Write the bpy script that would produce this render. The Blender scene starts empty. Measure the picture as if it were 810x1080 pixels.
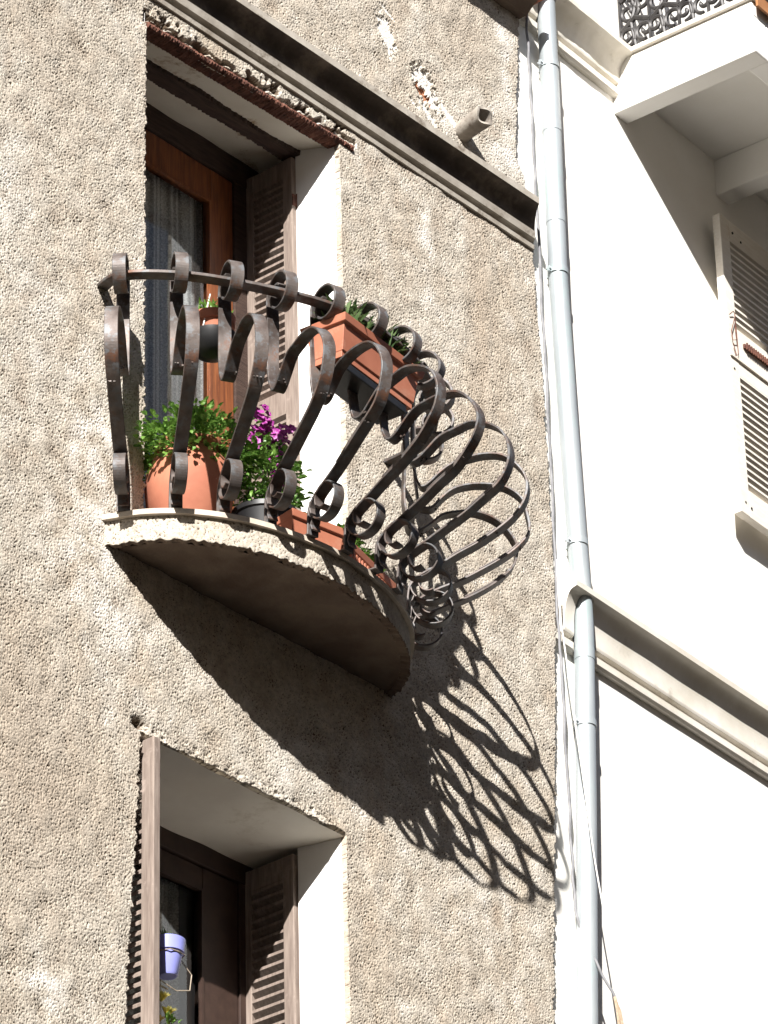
import bpy, bmesh, math, random
import numpy as np
from mathutils import Vector, Matrix
random.seed(7); rng = np.random.default_rng(11)
scn = bpy.context.scene
COL = scn.collection
rad = math.radians
GROUND = -9.75

# ------------------------------------------------------------------ helpers
class MB:
    def __init__(s): s.v = []; s.f = []; s.m = []
    def add(s, vs, fs, mi=0):
        b = len(s.v); s.v += [tuple(v) for v in vs]
        s.f += [tuple(b+i for i in f) for f in fs]; s.m += [mi]*len(fs)
    def box(s, x0, x1, y0, y1, z0, z1, mi=0):
        s.add([(x0,y0,z0),(x1,y0,z0),(x1,y1,z0),(x0,y1,z0),(x0,y0,z1),(x1,y0,z1),(x1,y1,z1),(x0,y1,z1)],
              [(0,3,2,1),(4,5,6,7),(0,1,5,4),(1,2,6,5),(2,3,7,6),(3,0,4,7)], mi)
    def tube(s, pts, r, n=10, mi=0, cap=True):
        pts = [Vector(p) for p in pts]; rs = r if isinstance(r,(list,tuple)) else [r]*len(pts)
        up = Vector((0,0,1)); prev = None; rings = []
        for i,p in enumerate(pts):
            t = (pts[min(i+1,len(pts)-1)]-pts[max(i-1,0)]).normalized()
            if prev is None:
                a = t.cross(up)
                if a.length < .01: a = t.cross(Vector((1,0,0)))
                a.normalize()
            else:
                a = prev - t*prev.dot(t); a.normalize()
            prev = a; b = t.cross(a)
            rings.append([p + (a*math.cos(2*math.pi*k/n)+b*math.sin(2*math.pi*k/n))*rs[i] for k in range(n)])
        vs = [v for ring in rings for v in ring]
        fs = [(i*n+k, i*n+(k+1)%n, (i+1)*n+(k+1)%n, (i+1)*n+k) for i in range(len(pts)-1) for k in range(n)]
        if cap: fs += [tuple(range(n-1,-1,-1)), tuple((len(pts)-1)*n+k for k in range(n))]
        s.add(vs, fs, mi)
    def lathe(s, prof, cx=0, cy=0, n=40, mi=0):
        vs = [(cx+r*math.cos(2*math.pi*k/n), cy+r*math.sin(2*math.pi*k/n), z) for r,z in prof for k in range(n)]
        fs = [(i*n+k, i*n+(k+1)%n, (i+1)*n+(k+1)%n, (i+1)*n+k) for i in range(len(prof)-1) for k in range(n)]
        s.add(vs, fs, mi)
    def sweep(s, prof, xa, xb, nseg=1, mi=0, wob=0):
        # closed profile of (y,z) swept along x; xa/xb floats or functions of y
        fa = xa if callable(xa) else (lambda y: xa); fb = xb if callable(xb) else (lambda y: xb)
        n = len(prof); vs = []
        for i in range(nseg+1):
            t = i/nseg; w = wob*(math.sin(t*17.3)+.6*math.sin(t*41+1)+.4*math.sin(t*97+2)) if wob else 0
            for k,(y,z) in enumerate(prof):
                x = fa(y)*(1-t)+fb(y)*t
                vs.append((x, y + (w if y < -.001 else 0), z + w*.8))
        fs = [(i*n+k, i*n+(k+1)%n, (i+1)*n+(k+1)%n, (i+1)*n+k) for i in range(nseg) for k in range(n)]
        fs += [tuple(range(n-1,-1,-1)), tuple(nseg*n+k for k in range(n))]
        s.add(vs, fs, mi)
    def build(s, name, mats, parent=None, smooth=False, bevel=0, loc=None, fix=True):
        me = bpy.data.meshes.new(name); me.from_pydata(s.v, [], s.f)
        if not isinstance(mats,(list,tuple)): mats = [mats]
        for m in mats: me.materials.append(m)
        me.polygons.foreach_set('material_index', s.m)
        if fix:
            bm = bmesh.new(); bm.from_mesh(me); bmesh.ops.recalc_face_normals(bm, faces=bm.faces); bm.to_mesh(me); bm.free()
        if smooth:
            me.polygons.foreach_set('use_smooth', [True]*len(me.polygons))
            if smooth != 'all': me.set_sharp_from_angle(angle=rad(smooth if smooth is not True else 35))
        me.update()
        o = bpy.data.objects.new(name, me); COL.objects.link(o)
        if parent: o.parent = parent
        if loc: o.location = loc
        if bevel:
            b = o.modifiers.new('bevel','BEVEL'); b.width = bevel; b.segments = 2; b.limit_method='ANGLE'; b.angle_limit = rad(40)
        return o
def thing(name, label, cat, loc=(0,0,0), rz=0, group=None):
    o = bpy.data.objects.new(name, None); COL.objects.link(o); o.location = loc; o.rotation_euler = (0,0,rz)
    o.empty_display_size = .2
    o['label'] = label; o['category'] = cat
    if group: o['group'] = group
    return o
def tag(o, label, cat, group=None):
    o['label'] = label; o['category'] = cat
    if group: o['group'] = group
    return o
def catmull(pts, n=8):
    P = [np.array(p, float) for p in pts]; P = [2*P[0]-P[1]]+P+[2*P[-1]-P[-2]]; out = []
    for i in range(1, len(P)-2):
        p0,p1,p2,p3 = P[i-1:i+3]
        for k in range(n):
            t = k/n
            out.append(.5*((2*p1)+(-p0+p2)*t+(2*p0-5*p1+4*p2-p3)*t*t+(-p0+3*p1-3*p2+p3)*t**3))
    out.append(P[-2]); return out

# ------------------------------------------------------------------ materials
def mat(name):
    m = bpy.data.materials.new(name); m.use_nodes = True; nt = m.node_tree
    b = nt.nodes['Principled BSDF']; return m, nt, b
def noise(nt, scale, detail=4, rough=.55, dim=None, vec=None):
    n = nt.nodes.new('ShaderNodeTexNoise'); n.inputs['Scale'].default_value = scale
    n.inputs['Detail'].default_value = detail; n.inputs['Roughness'].default_value = rough
    tc = nt.nodes.new('ShaderNodeTexCoord')
    if vec:
        mp = nt.nodes.new('ShaderNodeMapping'); mp.inputs['Scale'].default_value = vec
        nt.links.new(tc.outputs['Object'], mp.inputs['Vector']); nt.links.new(mp.outputs['Vector'], n.inputs['Vector'])
    else: nt.links.new(tc.outputs['Object'], n.inputs['Vector'])
    return n
def ramp(nt, src, stops):
    r = nt.nodes.new('ShaderNodeValToRGB'); e = r.color_ramp.elements
    while len(e) > 1: e.remove(e[-1])
    e[0].position = stops[0][0]; c = stops[0][1]; e[0].color = (*c,1) if isinstance(c,tuple) else (c,c,c,1)
    for p,c in stops[1:]:
        q = e.new(p); q.color = (*c,1) if isinstance(c,tuple) else (c,c,c,1)
    nt.links.new(src, r.inputs['Fac']); return r
def mix(nt, fac, a, b, mode='MIX'):
    m = nt.nodes.new('ShaderNodeMix'); m.data_type='RGBA'; m.blend_type = mode
    for s,v in ((m.inputs['Factor'],fac),(m.inputs[6],a),(m.inputs[7],b)):
        if isinstance(v,(int,float)): s.default_value = v
        elif isinstance(v,tuple): s.default_value = (*v,1)
        else: nt.links.new(v, s)
    return m.outputs[2]
def bump(nt, b, src, strength, dist):
    n = nt.nodes.new('ShaderNodeBump'); n.inputs['Strength'].default_value = strength; n.inputs['Distance'].default_value = dist
    nt.links.new(src, n.inputs['Height']); nt.links.new(n.outputs['Normal'], b.inputs['Normal'])
def simple(name, c1, c2, scale=8, rough=.7, bs=0, bd=.004, bscale=60, metallic=0, vec=None, lo=.35, hi=.65, spec=.4, c3=None, s3=3, t3=(.55,.65)):
    m, nt, b = mat(name)
    n = noise(nt, scale, 6, .6, vec=vec); r = ramp(nt, n.outputs['Fac'], [(lo,c1),(hi,c2)])
    col = r.outputs['Color']
    if c3:
        n3 = noise(nt, s3, 8, .7); r3 = ramp(nt, n3.outputs['Fac'], [(t3[0],0.),(t3[1],1.)])
        col = mix(nt, r3.outputs['Color'], col, c3)
    if name=='weathered_iron':
        n5 = noise(nt, 26, 5, .7); r5 = ramp(nt, n5.outputs['Fac'], [(.52,0.),(.60,.7)]); col = mix(nt, r5.outputs['Color'], col, (.15,.16,.17))
        n6 = noise(nt, 6, 3, .6); r6 = ramp(nt, n6.outputs['Fac'], [(.40,.62),(.62,1.1)]); col = mix(nt, 1.0, col, r6.outputs['Color'], 'MULTIPLY')
    nt.links.new(col, b.inputs['Base Color'])
    b.inputs['Roughness'].default_value = rough; b.inputs['Metallic'].default_value = metallic
    b.inputs['Specular IOR Level'].default_value = spec
    if bs:
        n2 = noise(nt, bscale, 5, .6, vec=vec); bump(nt, b, n2.outputs['Fac'], bs, bd)
    return m

def stucco_mat():
    m, nt, b = mat('stucco')
    n1 = noise(nt, 1.3, 5, .6); n2 = noise(nt, 55, 4, .65); n3 = noise(nt, .9, 6, .65, vec=(3.2,1,.55))
    c = ramp(nt, n1.outputs['Fac'], [(.32,(.41,.36,.295)),(.55,(.465,.42,.355)),(.70,(.51,.475,.42))]).outputs['Color']
    st = ramp(nt, n3.outputs['Fac'], [(.50,0.),(.72,.85)])
    c = mix(nt, st.outputs['Color'], c, (.43,.36,.28))
    g = ramp(nt, n2.outputs['Fac'], [(.30,.74),(.62,1.16)])
    c = mix(nt, 1.0, c, g.outputs['Color'], 'MULTIPLY')
    # darker colour in the pits and cracks of the render (vertex data: height of the relief)
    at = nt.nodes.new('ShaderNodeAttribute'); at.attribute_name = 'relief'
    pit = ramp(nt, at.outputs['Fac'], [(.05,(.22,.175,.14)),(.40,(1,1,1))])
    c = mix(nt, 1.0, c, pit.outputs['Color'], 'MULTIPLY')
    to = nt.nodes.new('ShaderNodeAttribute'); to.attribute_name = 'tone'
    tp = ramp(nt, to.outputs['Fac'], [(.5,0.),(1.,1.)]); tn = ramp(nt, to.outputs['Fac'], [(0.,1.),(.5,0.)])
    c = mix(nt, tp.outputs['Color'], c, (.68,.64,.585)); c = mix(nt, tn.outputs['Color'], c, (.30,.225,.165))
    pa = nt.nodes.new('ShaderNodeAttribute'); pa.attribute_name = 'patch'   # 0 stucco, .5 white plaster, 1 brick
    w = ramp(nt, pa.outputs['Fac'], [(.15,0.),(.35,1.)]); br = ramp(nt, pa.outputs['Fac'], [(.65,0.),(.85,1.)])
    c = mix(nt, w.outputs['Color'], c, (.72,.68,.62)); c = mix(nt, br.outputs['Color'], c, (.46,.21,.12))
    nt.links.new(c, b.inputs['Base Color']); b.inputs['Roughness'].default_value = .95; b.inputs['Specular IOR Level'].default_value = .15
    n4 = noise(nt, 150, 4, .7); bump(nt, b, n4.outputs['Fac'], .8, .004)
    return m
M_STUCCO = stucco_mat()
M_WHITE = simple('cream_white_paint', (.80,.775,.72), (.86,.84,.80), 2.2, .8, .10, .002, 40, c3=(.70,.64,.54), s3=1.4, t3=(.62,.80))
M_JAMB = simple('white_limewash', (.80,.78,.75), (.87,.86,.84), 5, .85, .18, .002, 60)
M_SOFFIT = simple('cream_lintel_plaster', (.66,.61,.52), (.78,.74,.65), 3.5, .85, .25, .003, 30, c3=(.33,.22,.12), s3=5, t3=(.56,.66))
M_SOFLOW = simple('cream_lower_plaster', (.70,.65,.56), (.80,.76,.67), 3, .85, .15, .002, 30, c3=(.45,.38,.28), s3=2.5, t3=(.58,.75))
M_STONE = simple('dirty_shaded_cornice_stone', (.060,.047,.038), (.125,.10,.08), 7, .85, .4, .004, 70, vec=(1,1,1), c3=(.22,.18,.14), s3=7, t3=(.52,.72))  # brown weathering stains, plus the cavetto's shade put into the colour
M_FILLET = simple('sunlit_cornice_stone', (.34,.30,.25), (.50,.46,.40), 9, .85, .35, .003, 80, c3=(.20,.165,.13), s3=12, t3=(.58,.68))  # same stone with sunlight put into the colour
M_BROWN = simple('mottled_dark_brown', (.11,.075,.055), (.18,.135,.10), 6, .95, .5, .004, 90, c3=(.23,.18,.135), s3=2.8, t3=(.56,.74))  # dark mottled brown for slab soffit, ledge underside and backing masonry
M_CREAMST = simple('cream_moulding', (.62,.575,.49), (.76,.72,.65), 5, .8, .15, .002, 50, c3=(.42,.38,.31), s3=7, t3=(.60,.78))
M_RUST = simple('rusted_steel', (.075,.028,.020), (.20,.085,.055), 28, .9, .9, .008, 120, lo=.3, hi=.7, c3=(.05,.025,.018), s3=35, t3=(.55,.62))
M_IRON = simple('weathered_iron', (.060,.042,.035), (.175,.150,.138), 9, .55, .35, .0015, 130, metallic=.25, c3=(.15,.062,.030), s3=11, t3=(.53,.68))
M_IRONG = simple('grey_iron', (.075,.068,.066), (.12,.115,.115), 14, .5, .3, .001, 160, metallic=.2)
M_TILE = simple('cement_tile', (.42,.36,.29), (.55,.48,.40), 20, .75, .2, .001, 90)
M_TERRA = simple('terracotta', (.33,.115,.068), (.44,.17,.10), 5, .8, .2, .001, 80, c3=(.66,.46,.36), s3=21, t3=(.63,.69))
M_TERRAP = simple('terracotta_plastic', (.38,.135,.08), (.46,.175,.105), 6, .5, .05, .001, 60, c3=(.50,.26,.18), s3=9, t3=(.55,.75))
M_BLACKP = simple('black_plastic', (.010,.010,.011), (.018,.018,.019), 20, .45)
M_SHUT = simple('faded_brown_shutter', (.17,.130,.108), (.28,.225,.19), 14, .75, .3, .001, 60, vec=(6,6,.5), c3=(.36,.29,.25), s3=9, t3=(.58,.72))
M_OLDWOOD = simple('dark_old_wood', (.038,.022,.017), (.075,.045,.034), 16, .85, .8, .006, 60, vec=(.6,5,5))
M_DOOR = simple('varnished_orange_wood', (.13,.040,.017), (.27,.092,.032), 12, .4, .15, .001, 60, vec=(8,8,.6))
M_DARKFR = simple('dark_brown_frame', (.030,.016,.012), (.05,.028,.02), 12, .6, .1, .001, 60)
M_CREAMSH = simple('cream_shutter_paint', (.72,.66,.57), (.80,.75,.67), 12, .6, .2, .001, 60, vec=(1,4,6), c3=(.60,.47,.34), s3=6, t3=(.62,.76))
M_ZINC = simple('pale_zinc', (.36,.395,.415), (.45,.485,.50), 5, .42, .08, .001, 60, metallic=.35, vec=(3,3,.5), c3=(.38,.50,.48), s3=2.2, t3=(.52,.66))
M_CABLE = simple('shadow_grey_cable', (.16,.16,.17), (.26,.26,.27), 20, .7)  # white cable greyed: its shadow is put into the colour
M_CABLEW = simple('white_cable', (.75,.74,.70), (.80,.79,.76), 20, .6)
M_FRAY = simple('frayed_rope', (.33,.24,.16), (.50,.40,.29), 60, .9)
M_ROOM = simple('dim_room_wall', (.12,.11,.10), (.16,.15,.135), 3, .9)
M_LILAC = simple('lilac_blue_plastic', (.27,.29,.68), (.31,.33,.74), 6, .4)
M_SOIL = simple('potting_soil', (.018,.012,.008), (.035,.024,.016), 40, 1, .8, .01, 90)
M_ASPH = simple('asphalt', (.04,.04,.04), (.062,.06,.058), 3, .9, .4, .005, 90)
M_BLACKIRON = simple('black_wrought_iron', (.022,.020,.021), (.05,.047,.046), 14, .5, .2, .001, 90, metallic=.2)
def leafmat(name, c1, c2, sc=22):
    m, nt, b = mat(name)
    n = noise(nt, sc, 2, .5); r = ramp(nt, n.outputs['Fac'], [(.35,c1),(.65,c2)])
    nt.links.new(r.outputs['Color'], b.inputs['Base Color']); b.inputs['Roughness'].default_value = .45
    b.inputs['Subsurface Weight'].default_value = 0
    tr = nt.nodes.new('ShaderNodeBsdfTranslucent'); nt.links.new(r.outputs['Color'], tr.inputs['Color'])
    ms = nt.nodes.new('ShaderNodeMixShader'); ms.inputs[0].default_value = .3
    nt.links.new(b.outputs[0], ms.inputs[1]); nt.links.new(tr.outputs[0], ms.inputs[2])
    nt.links.new(ms.outputs[0], nt.nodes['Material Output'].inputs['Surface']); return m
M_LEAF = leafmat('fresh_leaf', (.07,.17,.025), (.20,.36,.07))
M_LEAFD = leafmat('succulent_leaf', (.06,.12,.04), (.16,.24,.09), 30)
M_PURP = leafmat('magenta_petal', (.26,.012,.20), (.50,.08,.40), 60)
M_YEL = leafmat('yellow_petal', (.80,.68,.06), (.85,.80,.42), 30)
def glassmat():
    m, nt, b = mat('window_glass'); nt.nodes.remove(b)
    g = nt.nodes.new('ShaderNodeBsdfGlossy'); g.inputs['Roughness'].default_value = .02; g.inputs['Color'].default_value = (.9,.95,1,1)
    t = nt.nodes.new('ShaderNodeBsdfTransparent'); t.inputs['Color'].default_value = (.93,.95,.95,1)
    fr = nt.nodes.new('ShaderNodeFresnel'); fr.inputs['IOR'].default_value = 1.6
    mm = nt.nodes.new('ShaderNodeMath'); mm.operation='MULTIPLY_ADD'; mm.inputs[1].default_value = .8; mm.inputs[2].default_value = .0
    nt.links.new(fr.outputs[0], mm.inputs[0])
    ms = nt.nodes.new('ShaderNodeMixShader'); nt.links.new(mm.outputs[0], ms.inputs[0])
    nt.links.new(t.outputs[0], ms.inputs[1]); nt.links.new(g.outputs[0], ms.inputs[2])
    nt.links.new(ms.outputs[0], nt.nodes['Material Output'].inputs['Surface']); return m
M_GLASS = glassmat()
def curtainmat():
    m, nt, b = mat('net_curtain')
    b.inputs['Base Color'].default_value = (.86,.86,.84,1); b.inputs['Roughness'].default_value = .9
    w = nt.nodes.new('ShaderNodeTexWave'); w.inputs['Scale'].default_value = 9; w.inputs['Distortion'].default_value = 1.2; w.inputs['Detail'].default_value = 2
    tc = nt.nodes.new('ShaderNodeTexCoord'); nt.links.new(tc.outputs['Object'], w.inputs['Vector'])
    n = noise(nt, 160, 2, .5)
    r = ramp(nt, w.outputs['Fac'], [(.15,.55),(.85,.97)])
    r2 = ramp(nt, n.outputs['Fac'], [(.45,.75),(.6,1.25)])
    mul = nt.nodes.new('ShaderNodeMath'); mul.operation='MULTIPLY'; nt.links.new(r.outputs['Color'], mul.inputs[0]); nt.links.new(r2.outputs['Color'], mul.inputs[1])
    t = nt.nodes.new('ShaderNodeBsdfTransparent'); ms = nt.nodes.new('ShaderNodeMixShader')
    nt.links.new(mul.outputs[0], ms.inputs[0]); nt.links.new(t.outputs[0], ms.inputs[1]); nt.links.new(b.outputs[0], ms.inputs[2])
    nt.links.new(ms.outputs[0], nt.nodes['Material Output'].inputs['Surface']); return m
M_CURT = curtainmat()

# ------------------------------------------------------------------ relief noise for the roughcast render
def band(shape, dx, lam, bw=.45, seed=0):
    r = np.random.default_rng(seed); f = np.fft.rfft2(r.standard_normal(shape))
    ky = np.fft.fftfreq(shape[0], dx)[:,None]; kx = np.fft.rfftfreq(shape[1], dx)[None,:]
    k = np.sqrt(kx*kx+ky*ky)+1e-9
    f *= np.exp(-(np.log(k*lam)**2)/(2*bw*bw)); n = np.fft.irfft2(f, s=shape); return n/n.std()
def relief(shape, dx, seed=0):
    a = band(shape, dx, .0185, .5, seed); b = band(shape, dx, .0092, .38, seed+1); c = band(shape, dx, .22, .6, seed+2)
    n = .46*a + .74*b + .25*c*np.abs(a)
    g = 1-np.exp(-np.clip(n+1.7,0,None)*.95)            # flattened grains, deep irregular pits
    pits = np.clip(-(.65*a+.7*b)-1.0-.25*c, 0, 1.3)
    h = .0056*g - .0056*pits*(.7+.5*np.clip(c,-1,1)) + .0010*c
    rel = np.clip((g-.25)*1.15 - .75*pits, 0, 1)
    return h-.004, rel

# ================================================================== STUCCO BUILDING
SB = thing('stucco_building', 'grey-beige roughcast building with curved iron balcony and brown shutters', 'building', (-.7,0,GROUND))
SB.location = (0,0,0)
def party_x(z):
    zs = [-9.8,-1.78,-.909,.013,.611,1.048,1.644,1.77,1.89,2.005,2.05,2.398,2.86,6]
    xs = [.60,.889,.955,1.022,1.02,1.012,.985,.96,.965,.945,.905,.93,.975,1.0]
    return np.interp(z, zs, xs)
LX0, LX1 = -1.31, -.235
def wall():
    dx = .0031; x0,x1,z0,z1 = -2.25, 1.06, -2.85, 3.02
    nx = int((x1-x0)/dx)+1; nz = int((z1-z0)/dx)+1
    h, rel = relief((nz,nx), dx, 3)
    X = x0+np.arange(nx)*dx; Z = z0+np.arange(nz)*dx; XX,ZZ = np.meshgrid(X,Z)
    nA = band((nz,nx), dx, .05, .5, 21); nB = band((nz,nx), dx, .12, .5, 22); nC = band((nz,nx), dx, .02,.4,23)
    jx = nA*.0035; jz = nB*.004
    lint = 1.502+(XX+1.31)*.045/1.08
    up = (XX+jx > LX0)&(XX < LX1+.008)&(ZZ > -.72)&(ZZ < lint+.030+.5*jz)
    lox = -1.318+.062*(ZZ+1.43)
    lo = (XX+jx > lox)&(XX < -.273)&(ZZ+jz < -1.425)
    right = XX+.9*jx > party_x(ZZ)
    gone = up|lo|right
    patch = np.zeros_like(XX)
    def blob(cx,cz,rx,rz,ang=0,amp=.35):
        c,s = math.cos(ang),math.sin(ang); u = (XX-cx)*c+(ZZ-cz)*s; w = -(XX-cx)*s+(ZZ-cz)*c
        return np.sqrt((u/rx)**2+(w/rz)**2) + amp*nA*.5+amp*.4*nC < 1
    rec = np.zeros_like(XX)
    for a,v,d in ((blob(.085,2.245,.045,.090,.35),.5,.008),(blob(.31,2.14,.075,.060,-.6),.5,.015),(blob(.345,2.085,.085,.040,-.75),.5,.012),
                  (blob(.305,2.075,.065,.030,-.5,.25),1.0,.024),(blob(.25,1.99,.03,.012,-.5),.5,.01),(blob(.33,1.985,.06,.02,-.6),.5,.008),
                  (blob(.47,2.03,.07,.018,-.55),.5,.0),(blob(.09,2.36,.05,.010,-.5),.5,.008)):
        patch[a] = v; rec[a] = d
    # whitish limey bloom below the cornice end and at the balcony's left
    # broken edge above the rusty lintel
    inx=((XX>-1.33)&(XX<-.12)); nL=band((nz,nx), dx, .35, .4, 26)
    crack=np.clip(1-np.abs(ZZ-(lint+.048+.010*nB))/.016,0,1)*inx; rec=rec+.028*np.clip(crack*1.6,0,1); rel=np.clip(rel-1.2*crack,0,1)
    e = np.clip(1-np.abs(ZZ-(lint+.075))/.05,0,1)*inx*np.clip(.25+.5*nL+1.2*np.exp(-((XX+.25)/.16)**2)+.5*np.exp(-((XX+1.25)/.15)**2),0,1)
    brk = e*np.clip(nA*.7+nB*.6+.2,0,1.5); rec = rec+.018*brk
    rel = np.clip(rel-.9*brk,0,1); wh = (e>.35)&(nC+nB*.8>1.9); patch[wh&(patch==0)] = .30
    b2 = np.clip(1-np.abs(ZZ+1.40)/.03,0,1)*((XX>-1.4)&(XX<-.25)); rec = rec+.005*b2*np.clip(nA,0,1.5)
    tl = np.exp(-(((XX+1.33)/.03)**2+((ZZ+1.395)/.02)**2)); rec += .03*tl; rel = np.clip(rel-.8*tl,0,1)
    h = np.where(patch>.3, h*.35+.002, h)
    tone = np.zeros_like(XX); nD = band((nz,nx), dx, .25, .6, 24)
    for cx,cz,rx,rz,v in ((-1.55,-.45,.12,.32,.5),(-1.62,-.85,.16,.16,.45),(-1.50,-1.12,.10,.12,.3),(-1.47,.22,.03,.05,-.7),(-1.60,-.62,.05,.05,-.35),
                          (-1.75,-2.50,.07,.10,.7),(-1.85,-1.75,.35,.55,-.30),(.62,1.10,.09,.55,-.28),(.30,1.35,.06,.35,.22),(.72,.2,.12,.5,-.12),
                          (-1.9,1.0,.4,.5,-.10),(.45,-1.35,.35,.25,.14),(-.3,-1.9,.2,.3,-.15),(.80,1.9,.12,.3,.25),(.86,2.4,.06,.5,.3),(.6,2.5,.2,.2,-.25),
                          (-1.35,.1,.03,.9,.15),(-1.2,-1.05,.5,.10,.12)):
        tone += v*np.exp(-((XX-cx)/rx)**2-((ZZ-cz)/rz)**2)*(1+.45*nD+.25*nB)
    tone += .10*nD*(np.abs(nD)>.6) + .05*nB
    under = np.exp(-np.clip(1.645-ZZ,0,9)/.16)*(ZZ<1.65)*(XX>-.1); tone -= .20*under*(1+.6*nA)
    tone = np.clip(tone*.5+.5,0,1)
    Y = -(.010+h)+rec
    # faces
    fc = ~(gone[:-1,:-1]|gone[1:,:-1]|gone[:-1,1:]|gone[1:,1:])
    # rim: kept vertices next to removed ones are pulled back so the coat has a thickness
    rim = np.zeros_like(gone)
    rim[1:,:] |= gone[:-1,:]; rim[:-1,:] |= gone[1:,:]; rim[:,1:] |= gone[:,:-1]; rim[:,:-1] |= gone[:,1:]
    rim &= ~gone
    Y = np.where(rim, .020, Y)
    brd = np.zeros_like(gone); brd[0,:]=brd[-1,:]=True; brd[:,0]=True; Y = np.where(brd, 0.0, Y)
    idx = -np.ones(XX.shape, int)
    used = np.zeros_like(gone); used[:-1,:-1]|=fc; used[1:,:-1]|=fc; used[:-1,1:]|=fc; used[1:,1:]|=fc
    idx[used] = np.arange(used.sum())
    co = np.stack([XX[used],Y[used],ZZ[used]],1)
    ii,jj = np.nonzero(fc)
    q = np.stack([idx[ii,jj],idx[ii,jj+1],idx[ii+1,jj+1],idx[ii+1,jj]],1)
    # coarse surroundings out of the photograph's frame
    ext = []
    def rect(a,b,c,d): ext.append([(a,-.012,c),(b,-.012,c),(b,-.012,d),(a,-.012,d)])
    rect(-26,x0,GROUND,9); rect(x0,float(party_x(4)),z1,9)
    rect(x0,-1.40,GROUND,z0); rect(-1.40,-.27,GROUND,-4.2); rect(-.27,.80,GROUND,z0)
    # return of the far left end and the top
    nb = len(co); ev = np.array([v for r in ext for v in r]); co = np.concatenate([co,ev])
    q = np.concatenate([q, np.array([[nb+4*i+k for k in range(4)] for i in range(len(ext))])])
    me = bpy.data.meshes.new('wall')
    me.vertices.add(len(co)); me.vertices.foreach_set('co', co.astype(np.float32).ravel())
    me.loops.add(q.size); me.loops.foreach_set('vertex_index', q.astype(np.int32).ravel())
    me.polygons.add(len(q)); me.polygons.foreach_set('loop_start', np.arange(0,q.size,4,dtype=np.int32))
    me.update(calc_edges=True); me.validate()
    me.polygons.foreach_set('use_smooth', np.ones(len(q),bool))
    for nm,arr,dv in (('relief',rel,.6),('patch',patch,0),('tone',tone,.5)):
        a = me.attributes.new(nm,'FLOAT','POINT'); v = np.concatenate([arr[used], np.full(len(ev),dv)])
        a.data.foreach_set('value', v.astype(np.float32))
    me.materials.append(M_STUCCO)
    o = bpy.data.objects.new('wall', me); COL.objects.link(o); o.parent = SB
    return o
wall()

# --- cornice between the storeys
def cornice_left():
    prof = [(.02,1.645),(-.020,1.645),(-.024,1.662),(-.010,1.668),(-.010,1.680),(-.036,1.684),(-.044,1.712)]
    for k in range(9):
        a = k/8*math.pi/2
        prof.append((-.036-.056*(1-math.cos(a)) , 1.716+.078*math.sin(a)))
    prof += [(-.106,1.795),(-.110,1.822),(-.100,1.828),(.02,1.850)]
    xe = lambda y: .992-.085*min(1,max(0,-y)/.11)
    nseg = 120; mb = MB()
    mb.sweep(prof, -7.0, -2.2, 1, 0); mb.sweep(prof, -2.2, xe, nseg, 0, wob=.0012)
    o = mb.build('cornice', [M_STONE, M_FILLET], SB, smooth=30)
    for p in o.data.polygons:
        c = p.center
        if c.z < 1.7135 or c.z > 1.797 and c.y < -.09: p.material_index = 1  # fillets and lip take the sunlit tone, the cavetto the shaded one
    return o
cornice_left()
# --- ledge of the storey above, only its end shows
mb = MB(); mb.sweep([(.0,2.80),(-.05,2.80),(-.09,2.835),(-.115,2.85),(0,2.85)], -7, .965, 60, 0, .001)
mb.sweep([(.0,2.852),(-.135,2.852),(-.135,2.885),(0,2.89)], -7, .985, 60, 1, .001)
mb.build('upper_ledge', [M_BROWN, M_TERRA], SB)

# --- overflow pipe stub
def stub():
    a = Vector((.55,.02,2.00)); d = Vector((-.12,-1,.08)).normalized(); pts = [a+d*t for t in (0,.05,.11,.165)]
    mb = MB(); n = 28
    ax = d.cross(Vector((0,0,1))).normalized(); az = ax.cross(d)
    R = [(.044,0,.9),(.043,.05,.9),(.044,.11,1),(.047,.165,1.0),(.037,.165,1),(.036,.02,1)]
    vs=[];
    for r,t,_ in R:
        for k in range(n):
            th=2*math.pi*k/n; vs.append(a+d*(t+.008*math.sin(3*th+1)*(t>.1))+(ax*math.cos(th)+az*math.sin(th))*r*(1+.012*math.sin(2*th+1)))
    fs=[(i*n+k,i*n+(k+1)%n,(i+1)*n+(k+1)%n,(i+1)*n+k) for i in range(len(R)-1) for k in range(n)]
    mb.add(vs,fs); return mb.build('overflow_pipe', simple('old_cement_pipe',(.19,.165,.14),(.34,.31,.27),18,.85,.5,.003,70,c3=(.12,.09,.07),s3=16), SB, smooth=40)
stub()

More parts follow.
